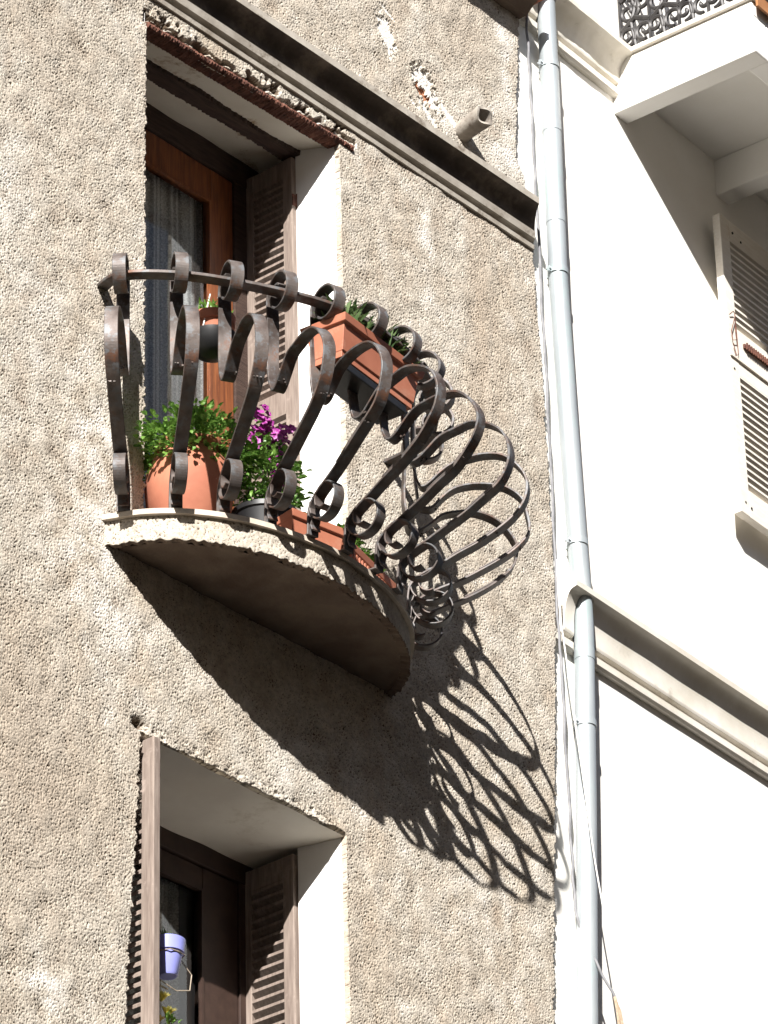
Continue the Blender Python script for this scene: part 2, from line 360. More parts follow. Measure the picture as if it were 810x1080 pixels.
# --- window openings: reveals, soffits, lintel
def reveal(z0, zfl, zfr, zback, name, msof, xR, XL=None):
    LX0 = XL if XL else -1.31
    mb = MB()
    # right jamb splayed 11 degrees, then rebate
    yb = .178; xb = xR-.038; n=40
    zt = max(zfr,zback)+.05
    for (xa,ya,xc,yc) in ((xR+.004,.010,xb,yb),(xb,yb,xR+.02,yb+.002),(xR+.02,yb+.002,xR+.02,.46)):
        mb.add([(xa,ya,z0),(xc,yc,z0),(xc,yc,zt),(xa,ya,zt)],[(0,1,2,3)],0)
    mb.add([(xR+.004,.010,z0),(xR+.03,.012,z0),(xR+.03,.012,zt),(xR+.004,.010,zt)],[(0,1,2,3)],0)
    # left jamb
    for (xa,ya,xc,yc) in ((LX0-.003,.0,LX0+.035,yb),(LX0+.035,yb,LX0-.01,yb+.002),(LX0-.01,yb+.002,LX0-.01,.46)):
        mb.add([(xa,ya,z0),(xc,yc,z0),(xc,yc,zt),(xa,ya,zt)],[(0,1,2,3)],0)
    mb.build(name, M_JAMB, SB)
    # soffit as a gently uneven sheet
    nx,ny = 60,24; vs=[]
    for j in range(ny+1):
        y=-.004+(.464)*j/ny
        for i in range(nx+1):
            x=(LX0-.02)+(xR+.04-LX0+.02)*i/nx; t=i/nx
            vs.append((x,y,(zfl*(1-t)+zfr*t)*(1-max(0,y)/.46)+zback*max(0,y)/.46+ .003*math.sin(x*9+y*14)+.002*math.sin(x*23+2)))
    fs=[(j*(nx+1)+i,j*(nx+1)+i+1,(j+1)*(nx+1)+i+1,(j+1)*(nx+1)+i) for j in range(ny) for i in range(nx)]
    m2=MB(); m2.add(vs,fs); m2.build('soffit', msof, SB, smooth='all')
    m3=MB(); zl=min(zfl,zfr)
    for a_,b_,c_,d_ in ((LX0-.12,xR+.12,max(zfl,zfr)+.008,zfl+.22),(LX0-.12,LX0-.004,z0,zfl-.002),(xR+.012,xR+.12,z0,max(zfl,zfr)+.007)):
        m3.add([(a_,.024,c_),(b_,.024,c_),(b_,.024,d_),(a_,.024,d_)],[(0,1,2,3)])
    m3.build('masonry', M_BROWN, SB)
reveal(-.67, 1.500, 1.552, 1.615, 'window_reveal', M_SOFFIT, -.228)
reveal(-4.2, -1.432, -1.436, -1.434, 'window_reveal', M_SOFLOW, -.275, -1.40)
# crack-edged shutter head board set in the upper soffit
def board():
    mb=MB(); n=150; vs=[]
    for i in range(n+1):
        t=i/n; x=-1.30+t*1.06; z=(1.540-.002)+.026*t; w1=.004*math.sin(x*9)+random.uniform(-.003,.003); w2=.005*math.sin(x*7+2)+random.uniform(-.004,.004)
        ya=.160+.0*t+w1; yb=.232+w2
        vs+= [(x,ya,z+.01),(x,ya+.004,z-.012),(x,yb,z-.014),(x,yb,z+.01)]
    fs=[(i*4+k,i*4+(k+1)%4,(i+1)*4+(k+1)%4,(i+1)*4+k) for i in range(n) for k in range(4)]+[(3,2,1,0),(n*4,n*4+1,n*4+2,n*4+3)]
    mb.add(vs,fs); mb.build('shutter_head_board', M_OLDWOOD, SB)
board()
def lintel():
    mb=MB(); n=260; vs=[]; r=random.Random(4)
    for i in range(n+1):
        t=i/n; x=-1.312+t*1.165; z=1.500+.050*t*.98
        j=[r.uniform(-.0030,.0030) for _ in range(10)]
        vs+=[(x,-.016+j[0],z+.002+j[1]),(x,-.022+j[2],z+.012+j[3]),(x,-.019+j[4],z+.020+j[5]),(x,-.012+j[6],z+.026+j[7]),(x,.012,z+.028),(x,.014,z+.010),(x,.040,z+.008),(x,.042,z-.004+j[9]),(x,.012,z-.003+j[8])]
    k9=9
    fs=[(i*k9+k,i*k9+(k+1)%k9,(i+1)*k9+(k+1)%k9,(i+1)*k9+k) for i in range(n) for k in range(k9)]+[tuple(range(8,-1,-1)),tuple(n*k9+k for k in range(k9))]
    mb.add(vs,fs); return mb.build('lintel_beam', M_RUST, SB)
lintel()

# --- rooms behind
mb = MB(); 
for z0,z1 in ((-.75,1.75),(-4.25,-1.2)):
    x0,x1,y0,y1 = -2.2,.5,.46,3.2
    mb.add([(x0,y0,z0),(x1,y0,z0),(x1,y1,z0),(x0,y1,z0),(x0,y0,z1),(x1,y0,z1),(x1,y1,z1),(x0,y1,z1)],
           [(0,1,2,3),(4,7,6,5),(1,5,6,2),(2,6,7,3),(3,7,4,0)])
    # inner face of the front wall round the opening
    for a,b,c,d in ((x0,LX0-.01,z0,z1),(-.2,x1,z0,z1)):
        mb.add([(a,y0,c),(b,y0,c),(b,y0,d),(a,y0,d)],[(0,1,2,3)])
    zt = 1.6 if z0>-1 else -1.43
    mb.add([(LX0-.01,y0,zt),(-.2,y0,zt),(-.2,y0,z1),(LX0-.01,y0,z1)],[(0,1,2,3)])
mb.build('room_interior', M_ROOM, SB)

def door(name, z0, ztop, xg1, mframe, mouter, ys=.42, head=.10, xs=-.362, rail=.15, x0=-1.315):
    mb = MB()
    mb.box(x0, -.21, ys-.01, ys+.05, ztop-head, ztop+.06)
    mb.box(xs+.002, -.21, ys-.008, ys+.05, z0, ztop-head-.0005)
    mb.box(x0, x0+.06, ys-.008, ys+.05, z0, ztop-head-.0005)
    fr = mb.build(name, mouter, SB, bevel=.003)
    lf = MB(); zt = ztop-head-.004
    lf.box(xg1, xs, ys, ys+.042, z0+.01, zt)
    lf.box(x0+.064, x0+.19, ys, ys+.042, z0+.01, zt)
    lf.box(x0+.19, xg1, ys+.001, ys+.041, zt-rail, zt-.001)
    lf.box(x0+.19, xg1, ys+.001, ys+.041, z0+.01, z0+.35)
    lf.build('door_leaf' if z0>-1 else 'window_sash', mframe, fr, bevel=.004)
    g = MB(); g.add([(x0+.18,ys+.02,z0+.3),(xg1+.01,ys+.02,z0+.3),(xg1+.01,ys+.02,zt-rail+.01),(x0+.18,ys+.02,zt-rail+.01)],[(0,1,2,3)])
    g.build('glass_pane', M_GLASS, fr, fix=False)
    bd = MB(); w=.010
    for a,b_ in ((xg1-w,xg1+.002),(x0+.188,x0+.19+w)): bd.box(a,b_,ys-.005,ys+.012,z0+.35,zt-rail)
    bd.box(x0+.19+w,xg1-w,ys-.005,ys+.012,zt-rail-w,zt-rail+.001); bd.build('glazing_bead', mframe, fr)
    return fr
door('balcony_door', -.67, 1.61, -.490, M_DOOR, M_OLDWOOD, head=.115)
door('window_frame', -3.9, -1.435, -.545, M_DARKFR, M_DARKFR, head=.075, rail=.085, x0=-1.405)
mb=MB(); mb.box(-1.41,-.2,-.05,.44,-3.98,-3.90); mb.build('window_sill', M_TILE, SB, bevel=.005)

# --- curtains (things of their own, hung inside)
def curtain(x0,x1,y,z0,z1,amp,lab,seed,gap=None):
    r=random.Random(seed); nx=220; nz=10; vs=[]
    ph=[r.uniform(0,6) for _ in range(4)]
    for j in range(nz+1):
        z=z0+(z1-z0)*j/nz
        for i in range(nx+1):
            x=x0+(x1-x0)*i/nx
            vs.append((x,y+amp*(math.sin(x*62+ph[0]+.3*math.sin(z*2))+.5*math.sin(x*133+ph[1])+.5*math.sin(x*23+ph[2])),z))
    fs=[(j*(nx+1)+i,j*(nx+1)+i+1,(j+1)*(nx+1)+i+1,(j+1)*(nx+1)+i) for j in range(nz) for i in range(nx)]
    m=MB(); m.add(vs,fs); return tag(m.build('curtain', M_CURT, None, smooth='all'), lab, 'curtain')
curtain(-1.27,-.475,.478,-.6,1.42,.008,'sheer white lace curtain hanging behind the balcony door glass',1)
curtain(-1.36,-.53,.56,-3.8,-1.5,.012,'dim grey net curtain behind the lower window glass',2)

# --- louvred shutters.  local: x width, y thickness, z height
def shutter(w, h, rails, sl, sr, pitch, tilt, m, parent, loc, rz, th=.032, name='shutter'):
    mb=MB()
    mb.box(0,sl,0,th,0,h); mb.box(w-sr,w,0,th,0,h)
    for a,b in rails: mb.box(sl,w-sr,.0015,th-.0015,a,b)
    o=mb.build(name, m, parent, bevel=.003); o.location=loc; o.rotation_euler=(0,0,rz)
    rr=sorted(rails); D=th/2-.0015; tt=.0055
    for (a0,a1),(b0,b1) in zip(rr[:-1],rr[1:]):
        sm=MB(); n=max(1,int((b0-a1)/pitch)); p=(b0-a1)/n
        for k in range(n):
            zc=a1+p*(k+.5); vs=[]; zd=D*math.tan(tilt+random.uniform(-.04,.04))
            for x in (sl-.002,w-sr+.002):
                for y_,z_ in ((-D,-zd-tt),(D,zd-tt),(D,zd+tt),(-D,-zd+tt)): vs.append((x, th/2+y_, zc+z_))
            sm.add(vs,[(0,1,5,4),(1,2,6,5),(2,3,7,6),(3,0,4,7)])
        # thin side beads joining the slats into one panel
        sm.box(sl-.006,sl-.0015,.004,th-.004,a1,b0); sm.box(w-sr+.0015,w-sr+.006,.004,th-.004,a1,b0)
        sm.build('louvre_panel', m, o)
    return o
H=2.16
rails=[(0,.12),(1.02,1.12),(H-.075,H)]
# upper window, right pair folded against the jamb (visible face looks towards -X)
s1=shutter(.262,H,rails,.047,.062,.034,rad(43),M_SHUT,SB,(-.258,.178,-.62),rad(90),name='shutter')
s2=shutter(.262,H,rails,.047,.062,.034,rad(43),M_SHUT,SB,(-.222,.182,-.62),rad(90),name='shutter')
s3=shutter(.262,H,rails,.047,.062,.034,rad(43),M_SHUT,SB,(-1.25,.182,-.62),rad(90),name='shutter')
H2=2.4; rails2=[(0,.12),(1.15,1.25),(H2-.085,H2)]
s4=shutter(.262,H2,rails2,.050,.062,.037,rad(43),M_SHUT,SB,(-.298,.186,-3.86),rad(90),name='shutter')
s5=shutter(.262,H2,rails2,.047,.062,.037,rad(43),M_SHUT,SB,(-.262,.19,-3.86),rad(90),name='shutter')
s6=shutter(.262,H2,rails2,.056,.05,.036,rad(-42),M_SHUT,SB,(-1.264,-.044,-1.440-H2),rad(90),name='shutter')
def hinge(parent, z, x, y):
    mb=MB(); mb.tube([(x,y,z-.035),(x,y,z+.035)],.008,10); mb.box(x-.004,x+.004,y,y+.03,z-.025,z+.025)
    o=mb.build('hinge', M_RUST, parent, smooth=True); return o
for s,zs in ((s2,(1.96,.35)),(s5,(1.70,.4))):
    for z in zs: hinge(s, z, -.004, .037)

# ------------------------------------------------------------------ curved balcony
FEET=[(-1.498,-.083,-52.4),(-1.381,-.217,-39.7),(-1.243,-.31,-30.1),(-1.088,-.39,-21.1),(-.935,-.449,-12.9),(-.764,-.469,-2.7),
      (-.591,-.459,4.9),(-.427,-.416,16.8),(-.292,-.342,30.0),(-.173,-.248,41.1),(-.079,-.119,51.1)]
PLAN=[(-1.525,.03),(-1.499,-.03),(-1.444,-.137),(-1.347,-.245),(-1.21,-.335),(-1.032,-.397),(-.817,-.430),(-.627,-.420),(-.451,-.384),(-.33,-.338),(-.22,-.278),(-.115,-.195),(-.035,-.10),(.012,.03)]
ZS=-.786; ZF=-.692; ZT=-.672
def slab():
    pl=[np.array(p) for p in catmull(PLAN,40)]
    L=[0]
    for a,b in zip(pl[:-1],pl[1:]): L.append(L[-1]+np.linalg.norm(b-a))
    L=np.array(L); P=np.array(pl); ds=.0045; ns=int(L[-1]/ds)
    s=np.linspace(0,L[-1],ns); X=np.interp(s,L,P[:,0]); Y=np.interp(s,L,P[:,1])
    tx=np.gradient(X,s); ty=np.gradient(Y,s); nl=np.hypot(tx,ty); nxn=ty/nl; nyn=-tx/nl   # outward (to -Y side)
    if nyn[len(nyn)//2]>0: nxn,nyn=-nxn,-nyn
    nz=int((ZF-ZS)/ds)+1; Zr=np.linspace(ZS-.0,ZF,nz)
    h,rel=relief((nz+8,ns),ds,40); h=h[:nz]; rel=rel[:nz]
    V=[];R=[]
    low=band((4,ns),ds,.05,.5,77)[0]
    # under-lip rounding then soffit ring inset
    rows=[(-.035,ZS+.006,0),(-.010,ZS+.002,.3)]+[(0,z,1) for z in Zr]+[(-.02,ZF+.004,0)]
    k=0
    for q,(off,z,a) in enumerate(rows):
        hr = h[min(max(k,0),nz-1)] if a else 0*s
        rr = rel[min(max(k,0),nz-1)] if a else 0*s+.5
        if a==1: k+=1
        d = off+a*hr
        zz = z+ (low*.003 if q<=4 else 0)
        for i in range(ns):
            V.append((X[i]+nxn[i]*d[i] if a else X[i]+nxn[i]*off, Y[i]+nyn[i]*d[i] if a else Y[i]+nyn[i]*off, float(zz[i]) if q<=4 else z)); R.append(float(rr[i]))
    F=[(r*ns+i,r*ns+i+1,(r+1)*ns+i+1,(r+1)*ns+i) for r in range(len(rows)-1) for i in range(ns-1)]
    me=bpy.data.meshes.new('balcony_slab'); 
    # soffit: fan rows towards wall
    b=len(V); base=[(X[i]-nxn[i]*.035,Y[i]-nyn[i]*.035) for i in range(0,ns,4)]
    nsub=len(base); steps=14
    for j in range(steps+1):
        t=j/steps
        for (x,y) in base:
            V.append((x, y*(1-t)+.03*t, ZS+.006+.010*math.sin(min(t*6,1)*math.pi/2)+.002*math.sin(x*40+t*9))); R.append(.6)
    nf=len(F)
    F+=[(b+j*nsub+i,b+j*nsub+i+1,b+(j+1)*nsub+i+1,b+(j+1)*nsub+i) for j in range(steps) for i in range(nsub-1)]
    me.from_pydata(V,[],F); me.materials.append(M_STUCCO); me.materials.append(M_BROWN)
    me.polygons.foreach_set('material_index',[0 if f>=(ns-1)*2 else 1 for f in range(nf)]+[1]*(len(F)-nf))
    me.polygons.foreach_set('use_smooth',[True]*len(F))
    a=me.attributes.new('relief','FLOAT','POINT'); a.data.foreach_set('value',R)
    a=me.attributes.new('patch','FLOAT','POINT'); a.data.foreach_set('value',[0.]*len(R))
    a=me.attributes.new('tone','FLOAT','POINT'); a.data.foreach_set('value',[.47]*len(R))
    bm=bmesh.new(); bm.from_mesh(me); bmesh.ops.recalc_face_normals(bm,faces=bm.faces); bm.to_mesh(me); bm.free()
    o=bpy.data.objects.new('balcony_slab',me); COL.objects.link(o); o.parent=SB
    # tile paving with overhanging nosing
    mb=MB(); off=.018; outl=[(X[i]+nxn[i]*off,Y[i]+nyn[i]*off) for i in range(0,ns,6)]
    inn=[(x,.46) for x,y in outl]; n=len(outl); vs=[]
    for (x,y),(xi,yi) in zip(outl,inn):
        xi=min(max(xi,LX0-.005),-.21) if y<.05 else xi
        vs+=[(x,y,ZF),(x,y,ZT),(x,.02,ZT),(x,.02,ZF)]
    fs=[]
    for i in range(n-1):
        for k in range(4): fs.append((i*4+k,i*4+(k+1)%4,(i+1)*4+(k+1)%4,(i+1)*4+k))
    fs+=[(3,2,1,0),((n-1)*4,(n-1)*4+1,(n-1)*4+2,(n-1)*4+3)]
    mb.add(vs,fs); mb.box(LX0-.01,-.2,.02,.46,ZF-.05,ZT-.001)
    mb.build('tile_paving', M_TILE, o)
    return o
SLAB=slab()

def strip(path, w, th, mb):
    # flat bar bent along a path in the local r-z plane (r = local -Y), width along local X
    P=[np.array(p) for p in path]; n=len(P); ch=.0016 if callable(th) else min(.0016,th*.25); vs=[]
    for i,p in enumerate(P):
        t=P[min(i+1,n-1)]-P[max(i-1,0)]; t=t/np.linalg.norm(t); q=np.array([-t[1],t[0]])
        thk = th if not callable(th) else th(i/n)
        for a,b in ((-w/2+ch,-thk/2),(w/2-ch,-thk/2),(w/2,-thk/2+ch),(w/2,thk/2-ch),(w/2-ch,thk/2),(-w/2+ch,thk/2),(-w/2,thk/2-ch),(-w/2,-thk/2+ch)):
            r_,z_=p+q*b; vs.append((a,-r_,z_))
    fs=[(i*8+k,i*8+(k+1)%8,(i+1)*8+(k+1)%8,(i+1)*8+k) for i in range(n-1) for k in range(8)]+[tuple(range(7,-1,-1)),tuple((n-1)*8+k for k in range(8))]
    mb.add(vs,fs)
def spiral(c, r0, r1, a0, a1, n=70):
    out=[]
    for i in range(n+1):
        t=i/n; a=math.radians(a0+(a1-a0)*t); tt=max(0,(t-.38)/.62); r=r0+(r1-r0)*(.12*t+.88*tt**1.1); out.append((c[0]+r*math.cos(a), c[1]+r*math.sin(a)))
    return out
TC=(.112,.206); SC=(.099,-.572); ZFOOT=-.673
def baluster(i, fx, fy, ph, j):
    rr=random.Random(100+i); J=lambda k=.004: rr.uniform(-k,k)
    mb=MB(); W=.0475
    T=lambda t,p=rr.uniform(0,6): .0088+.0008*math.sin(t*37+p)+.0006*math.sin(t*91+2*p)
    sp=spiral((TC[0]+J(.003),TC[1]+J(.004)),.076+J(.004),.027+J(.003),-180,-180-470+J(25))
    top=list(reversed(sp))
    body=[(.037+J(.003),.10),(.034+J(.003),-.02),(.0385+J(.003),-.095),(.047+J(.003),-.148+J(.006)),(.068,-.168+J(.005)),(.096,-.158+J()),(.130,-.125+J()),(.175,-.088+J()),(.235,-.069+J(.005)),(.300+J(),-.064+J(.005)),(.365+J(),-.083+J(.005)),(.418+J(.005),-.130+J()),(.443+J(.006),-.200+J()),(.436+J(.006),-.268),(.398+J(.005),-.330+J(.006)),(.335+J(),-.382+J(.006)),(.26,-.425+J(.005)),(.185,-.466+J()),(.11,-.505+J()),(.048,-.535),(.012,-.570),(.002,-.612),(.000,-.650),(-.002,ZFOOT)]
    full=top+[tuple(p) for p in catmull([top[-1]]+body,7)][3:]
    strip(full, W, T, mb)
    # forge-welded lap on the belly bar, with a lump of weld at its ends
    k0=int(len(full)*(.735+J(.03))); k1=k0+16; lap=[]
    for q in range(k0,min(k1,len(full)-1)):
        t=np.array(full[q+1])-np.array(full[q-1]); t=t/np.linalg.norm(t); lap.append((full[q][0]+t[1]*.0075,full[q][1]-t[0]*.0075))
    strip(lap, W*.96, .006, mb)
    for q in (k0,):
        c=full[q]; 
        for _ in range(3): mb.box(*(lambda x,r,z,e:(x-e,x+e,-r-e,-r+e,z-e,z+e))(rr.uniform(-.02,.02),c[0]-.002+J(.003),c[1]-.006+J(.003),rr.uniform(.002,.0038)))
    # crusty weld where the hairpin meets the belly bar
    for _ in range(9):
        mb.box(*(lambda x,r,z,e:(x-e,x+e,-r-e,-r+e,z-e,z+e))(rr.uniform(-.021,.021),.098+rr.uniform(-.020,.016),-.163+rr.uniform(-.004,.014),rr.uniform(.0018,.0034)))
    # bottom scroll, a lighter strip
    s2=[(.020,-.545)]+spiral((SC[0]-.014,SC[1]+.002),.074,.026,165,165+480,70)
    strip(s2[1:], W*.92, .0065, mb)
    # foot turned in over the tiles + small clip holding scroll and bar together
    strip([(.000,ZFOOT+.004),(-.03,ZFOOT+.005),(-.06,ZFOOT+.005)], W*.9, .007, mb)
    strip([(.020,ZFOOT+.01),(.012,-.64),(.024,-.61)], W*.8, .006, mb)
    o=mb.build('baluster', M_IRON, RAIL)
    o.location=(fx,fy,0); o.rotation_euler=(0,j*.006,rad(ph))
    return o
# top rail threads the scrolls and is let into the wall at both ends
def rail():
    pts=[(-1.525,.03,.262)]
    for fx,fy,ph in FEET:
        a=rad(ph); r=.104; pts.append((fx+r*math.sin(a),fy-r*math.cos(a),.214))
    pts[0]=(-1.515,.03,.262); pts.append((.02,.03,.214))
    pth=catmull(pts,8); mb=MB(); n=len(pth); vs=[]; w,h=.024,.0065
    for i,p in enumerate(pth):
        t=pth[min(i+1,n-1)]-pth[max(i-1,0)]; t/=np.linalg.norm(t); q=np.array([t[1],-t[0],0])
        for a,b in ((-w,-h),(w,-h),(w,h),(-w,h)): v=p+q*a; vs.append((v[0],v[1],v[2]+b))
    fs=[(i*4+k,i*4+(k+1)%4,(i+1)*4+(k+1)%4,(i+1)*4+k) for i in range(n-1) for k in range(4)]+[(3,2,1,0),tuple((n-1)*4+k for k in range(4))]
    mb.add(vs,fs); return mb.build('railing', M_IRON, SB, bevel=.002)
RAIL=rail()
for i,(fx,fy,ph) in enumerate(FEET):
    baluster(i, fx, fy, ph, random.uniform(-1,1))

# ================================================================== CREAM BUILDING (turned about 3 degrees)
PH=rad(3.123)
CB=thing('cream_building','smooth cream-white rendered building behind the drainpipe, with pale louvred shutter and white balcony','building',(1.0,.02,0),PH)
mb=MB(); mb.box(-.36,22,0,.3,GROUND,9); mb.build('wall', M_WHITE, CB)
def moulding(zb, zl, lip, t0, t1, nm, left=True):
    hh=zl-zb
    prof=[(.05,zb),(-.020,zb),(-.030,zb+.010),(-.032,zb+.038),(-.020,zb+.046),(-.014,zb+.050),(-.014,zb+.062),(-.034,zb+.066),(-.038,zb+.076)]
    a0=zb+.080; n=10
    for k in range(n+1):
        a=k/n*math.pi/2; prof.append((-.038-(lip-.052)*(1-math.cos(a)), a0+(hh-.080-.032)*math.sin(a)))
    prof+=[(-lip,zl-.028),(-lip-.002,zl-.004),(-lip+.006,zl),(.05,zl+.018)]
    m=MB(); m.sweep(prof,t0,t1,60,0,.0010); o=m.build(nm, M_CREAMST, CB, smooth=30); return o
# cut round the drainpipe
PIPE=[(.135,2.987),(.134,2.494),(.120,1.588),(.139,.874),(.163,.231),(.176,.007),(.126,-.816),(.057,-1.735),(-.05,-3.6),(-.1,GROUND+.1)]
PIPE=[(.150,4.2)]+PIPE
PO=.053
def cut(o, z0, z1):
    c=MB(); xs=[p[0] for p in PIPE]; zs=[p[1] for p in PIPE]
    f=lambda z: float(np.interp(-z,[-q for q in zs],xs))
    c.tube([(f(z),-PO,z) for z in (z0,(z0+z1)/2,z1)],.046,32); k=c.build('cutter',M_CREAMST,CB)
    md=o.modifiers.new('b','BOOLEAN'); md.operation='DIFFERENCE'; md.object=k; md.solver='EXACT'
    bpy.context.view_layer.update(); dg=bpy.context.evaluated_depsgraph_get()
    me=bpy.data.meshes.new_from_object(o.evaluated_get(dg)); o.modifiers.clear(); o.data=me
    me.name=o.name; bpy.data.objects.remove(k)
lo=moulding(-.140,.128,.105,.062,7,'cornice'); cut(lo,-.3,.098)
hi=moulding(2.815,3.03,.118,-.06,.72,'cornice'); cut(hi,2.5,3.4)
mb=MB(); mb.sweep([(.05,-.140),(-.020,-.140),(-.030,-.130),(-.032,-.102),(-.02,-.094),(.05,-.09)],-.005,.061,4); mb.build('cornice_stop', M_CREAMST, CB)
# balcony: ribbed slab
def balcR():
    t0,t1,of=.70,3.6,.725; zb=2.735; zr=2.925; zt=3.0
    m=MB()
    m.box(t0,t1,-of,.02,zr,zt)
    m.box(t0,t0+.10,-of,.02,zb,zr); m.box(t0+.10,t1,-of,-of+.10,zb+.001,zr-.001)
    for t in (1.50,2.4,3.3): m.box(t,t+.10,-of+.10,.02,zb+.002,zr-.001)
    o=m.build('balcony_slab', M_WHITE, CB, bevel=.006)
    k=MB(); k.box(t0-.018,t1,-of-.018,.02,zt+.002,zt+.028); k.build('balcony_paving', M_CREAMST, o, bevel=.006)
    f=MB(); f.box(t0+.0,t1,-of-.030,-of-.019,zt-.04,zt+.022); f.build('edge_trim', simple('brown_edge_trim',(.30,.13,.05),(.42,.20,.09),9,.7), o)
    return o
BR=balcR()
def scroll2(c,r,turn,sgn,a0=0,n=26):
    return [(c[0]+r*(1-.86*i/n)*math.cos(rad(a0)+sgn*turn*2*math.pi*i/n), c[1]+r*(1-.86*i/n)*math.sin(rad(a0)+sgn*turn*2*math.pi*i/n)) for i in range(n+1)]
def railR():
    m=MB(); zb=3.045; zt=3.95
    def put(path,f,r=.008):
        m.tube([f(u,z) for u,z in path], r, 6)
    side=lambda u,z:(.735,-.04-u,z); front=lambda u,z:(.735+u,-.70,z)
    for f,L in ((side,.66),(front,2.8)):
        put([(0,zt),(L,zt)],f,.014); put([(0,zb),(L,zb)],f,.010)
        u=.0
        while u<L-.05:
            w=.150
            put([(u,zb),(u,zt)],f,.009)
            cx=u+w/2
            for (c,r,sg,a) in (((cx-.045,zb+.085),.055,1,-90),((cx+.05,zb+.085),.052,-1,-90),((cx-.03,zb+.21),.065,-1,90),((cx+.045,zb+.25),.060,1,90),
                               ((cx-.04,zb+.38),.060,1,-60),((cx+.045,zb+.40),.055,-1,-110),((cx,zb+.56),.07,1,90),((cx-.03,zb+.72),.06,-1,90),((cx+.05,zb+.76),.05,1,-90)):
                put(scroll2(c,r,1.35,sg,a),f,.0095)
            put([(cx,zb),(cx-.02,zb+.15),(cx+.03,zb+.3),(cx-.02,zb+.48),(cx+.02,zb+.66),(cx,zt)],f,.009)
            for dz in (.15,.31,.48): 
                put([(cx-.07,zb+dz-.03),(cx,zb+dz+.02),(cx+.08,zb+dz-.02)],f,.013)
            u+=w
    return m.build('balcony_railing', M_BLACKIRON, CB, smooth=40)
railR()
# open shutter leaf laid flat on the wall
sh=MB()
def shutR():
    w=.52; h=1.51; rl=[(0,.135),(.70,.945),(h-.105,h)]
    o=shutter(w,h,rl,.072,.072,.034,rad(-47),M_CREAMSH,CB,(1.372,-.085,1.03),0,th=.038)
    for x,z in ((.10,1.455),(.165,1.44),(.03,.62+.10),(.04,.06),(.085,.05)):
        m=MB(); m.tube([(x,-.0015,z),(x,.004,z)],.006,10); m.build('screw', M_BLACKP, o)
    wv=MB(); wv.tube([(.012,-.006,.985),(.035,-.012,1.01),(.047,-.012,1.005),(.042,-.012,.93),(.047,-.012,.87),(.018,-.010,.855),(.012,-.010,.90),(.045,-.012,.985),(.05,-.012,.91),(.052,-.012,.80),(.040,-.010,.785),(.020,-.010,.84)],.0022,6)
    wv.build('wire_latch', M_RUST, o)
    hd=MB()
    hd.box(.115,.33,-.010,.0,.865,.885); 
    for k in range(11): hd.box(.125+k*.018,.133+k*.018,-.016,-.0101,.86,.892)
    hd.build('louvre_handle', M_RUST, o)
    m3=MB(); m3.box(.0,w,-.008,-.0004,.775,.782); m3.build('rail_moulding', M_CREAMSH, o)
    return o
shutR()
mb=MB(); mb.box(1.93,2.75,-.02,.05,.98,2.58); w_=mb.build('window_frame', M_CREAMSH, CB, bevel=.004)
mb=MB(); mb.box(1.99,2.69,-.024,-.021,1.05,2.5); mb.build('window_pane', M_GLASS, w_)

# ------------------------------------------------------------------ drainpipe
DP=thing('drainpipe','pale blue-grey zinc drainpipe running down the cream wall through both cornices','drainpipe',(1.0,.02,0),PH)
zs=[p[1] for p in PIPE]
fz=lambda z: float(np.interp(-z,[-q for q in zs],[p[0] for p in PIPE]))
pts=[]; z=4.2
while z>GROUND+.1: pts.append((fz(z),-PO,z)); z-=.06
# smooth
xs=[p[0] for p in pts]
for _ in range(3): xs=[xs[0]]+[(xs[i-1]+2*xs[i]+xs[i+1])/4 for i in range(1,len(xs)-1)]+[xs[-1]]
pts=[(xs[i],pts[i][1],pts[i][2]) for i in range(len(pts))]
mb=MB(); mb.tube(pts,.0395,32); mb.build('pipe', M_ZINC, DP, smooth=50)
for z in (1.84,-.175,2.3):
    mb=MB(); mb.tube([(fz(z+.05),-PO,z+.05),(fz(z),-PO,z)],[.0408,.0412],32); mb.build('pipe_joint', M_ZINC, DP, smooth=50)
for z in (2.64,1.60,.345,-.46,-2.4):
    mb=MB(); mb.tube([(fz(z),-PO,z+.013),(fz(z),-PO,z-.013)],.0435,32)
    x=fz(z)-.042; mb.box(x-.012,x+.004,-PO+.006,-PO+.016,z-.012,z+.012); mb.tube([(x-.007,-PO+.000,z),(x-.007,-PO+.024,z)],.0045,8)
    mb.box(fz(z)-.005,fz(z)+.005,-PO+.038,0,z-.006,z+.006)
    mb.build('pipe_clip', M_ZINC, DP, smooth=40)

# ------------------------------------------------------------------ cables
def cable(pts, r, m, lab, name='cable', n=8):
    pth=catmull(pts,14); mb=MB(); mb.tube([tuple(p) for p in pth],r,n); return tag(mb.build(name,m,None,smooth=True),lab,'cable')
W1=[(1.012,3.6),(1.015,2.932),(1.016,2.443),(1.023,1.97),(1.020,1.368),(1.030,.746),(1.027,.184),(1.029,-.235),(1.040,-.88),(1.042,-1.273),(1.075,-1.493),(1.13,-1.63)]
ws=[]
for i in range(len(W1)-1):
    for k in range(6):
        t=k/6; x=W1[i][0]*(1-t)+W1[i+1][0]*t; z=W1[i][1]*(1-t)+W1[i+1][1]*t
        ws.append((x+random.uniform(-.003,.003)-.0*0, -.012+random.uniform(-.004,.003)-(.10*max(0,-1.3-z)/.33 if z<-1.3 else 0), z))
ws.append((W1[-1][0],-.11,W1[-1][1]))
cable(ws,.0055,M_CABLE,'white cable, greyed by shadow put into its colour, hanging beside the rough stucco edge, left of the drainpipe')
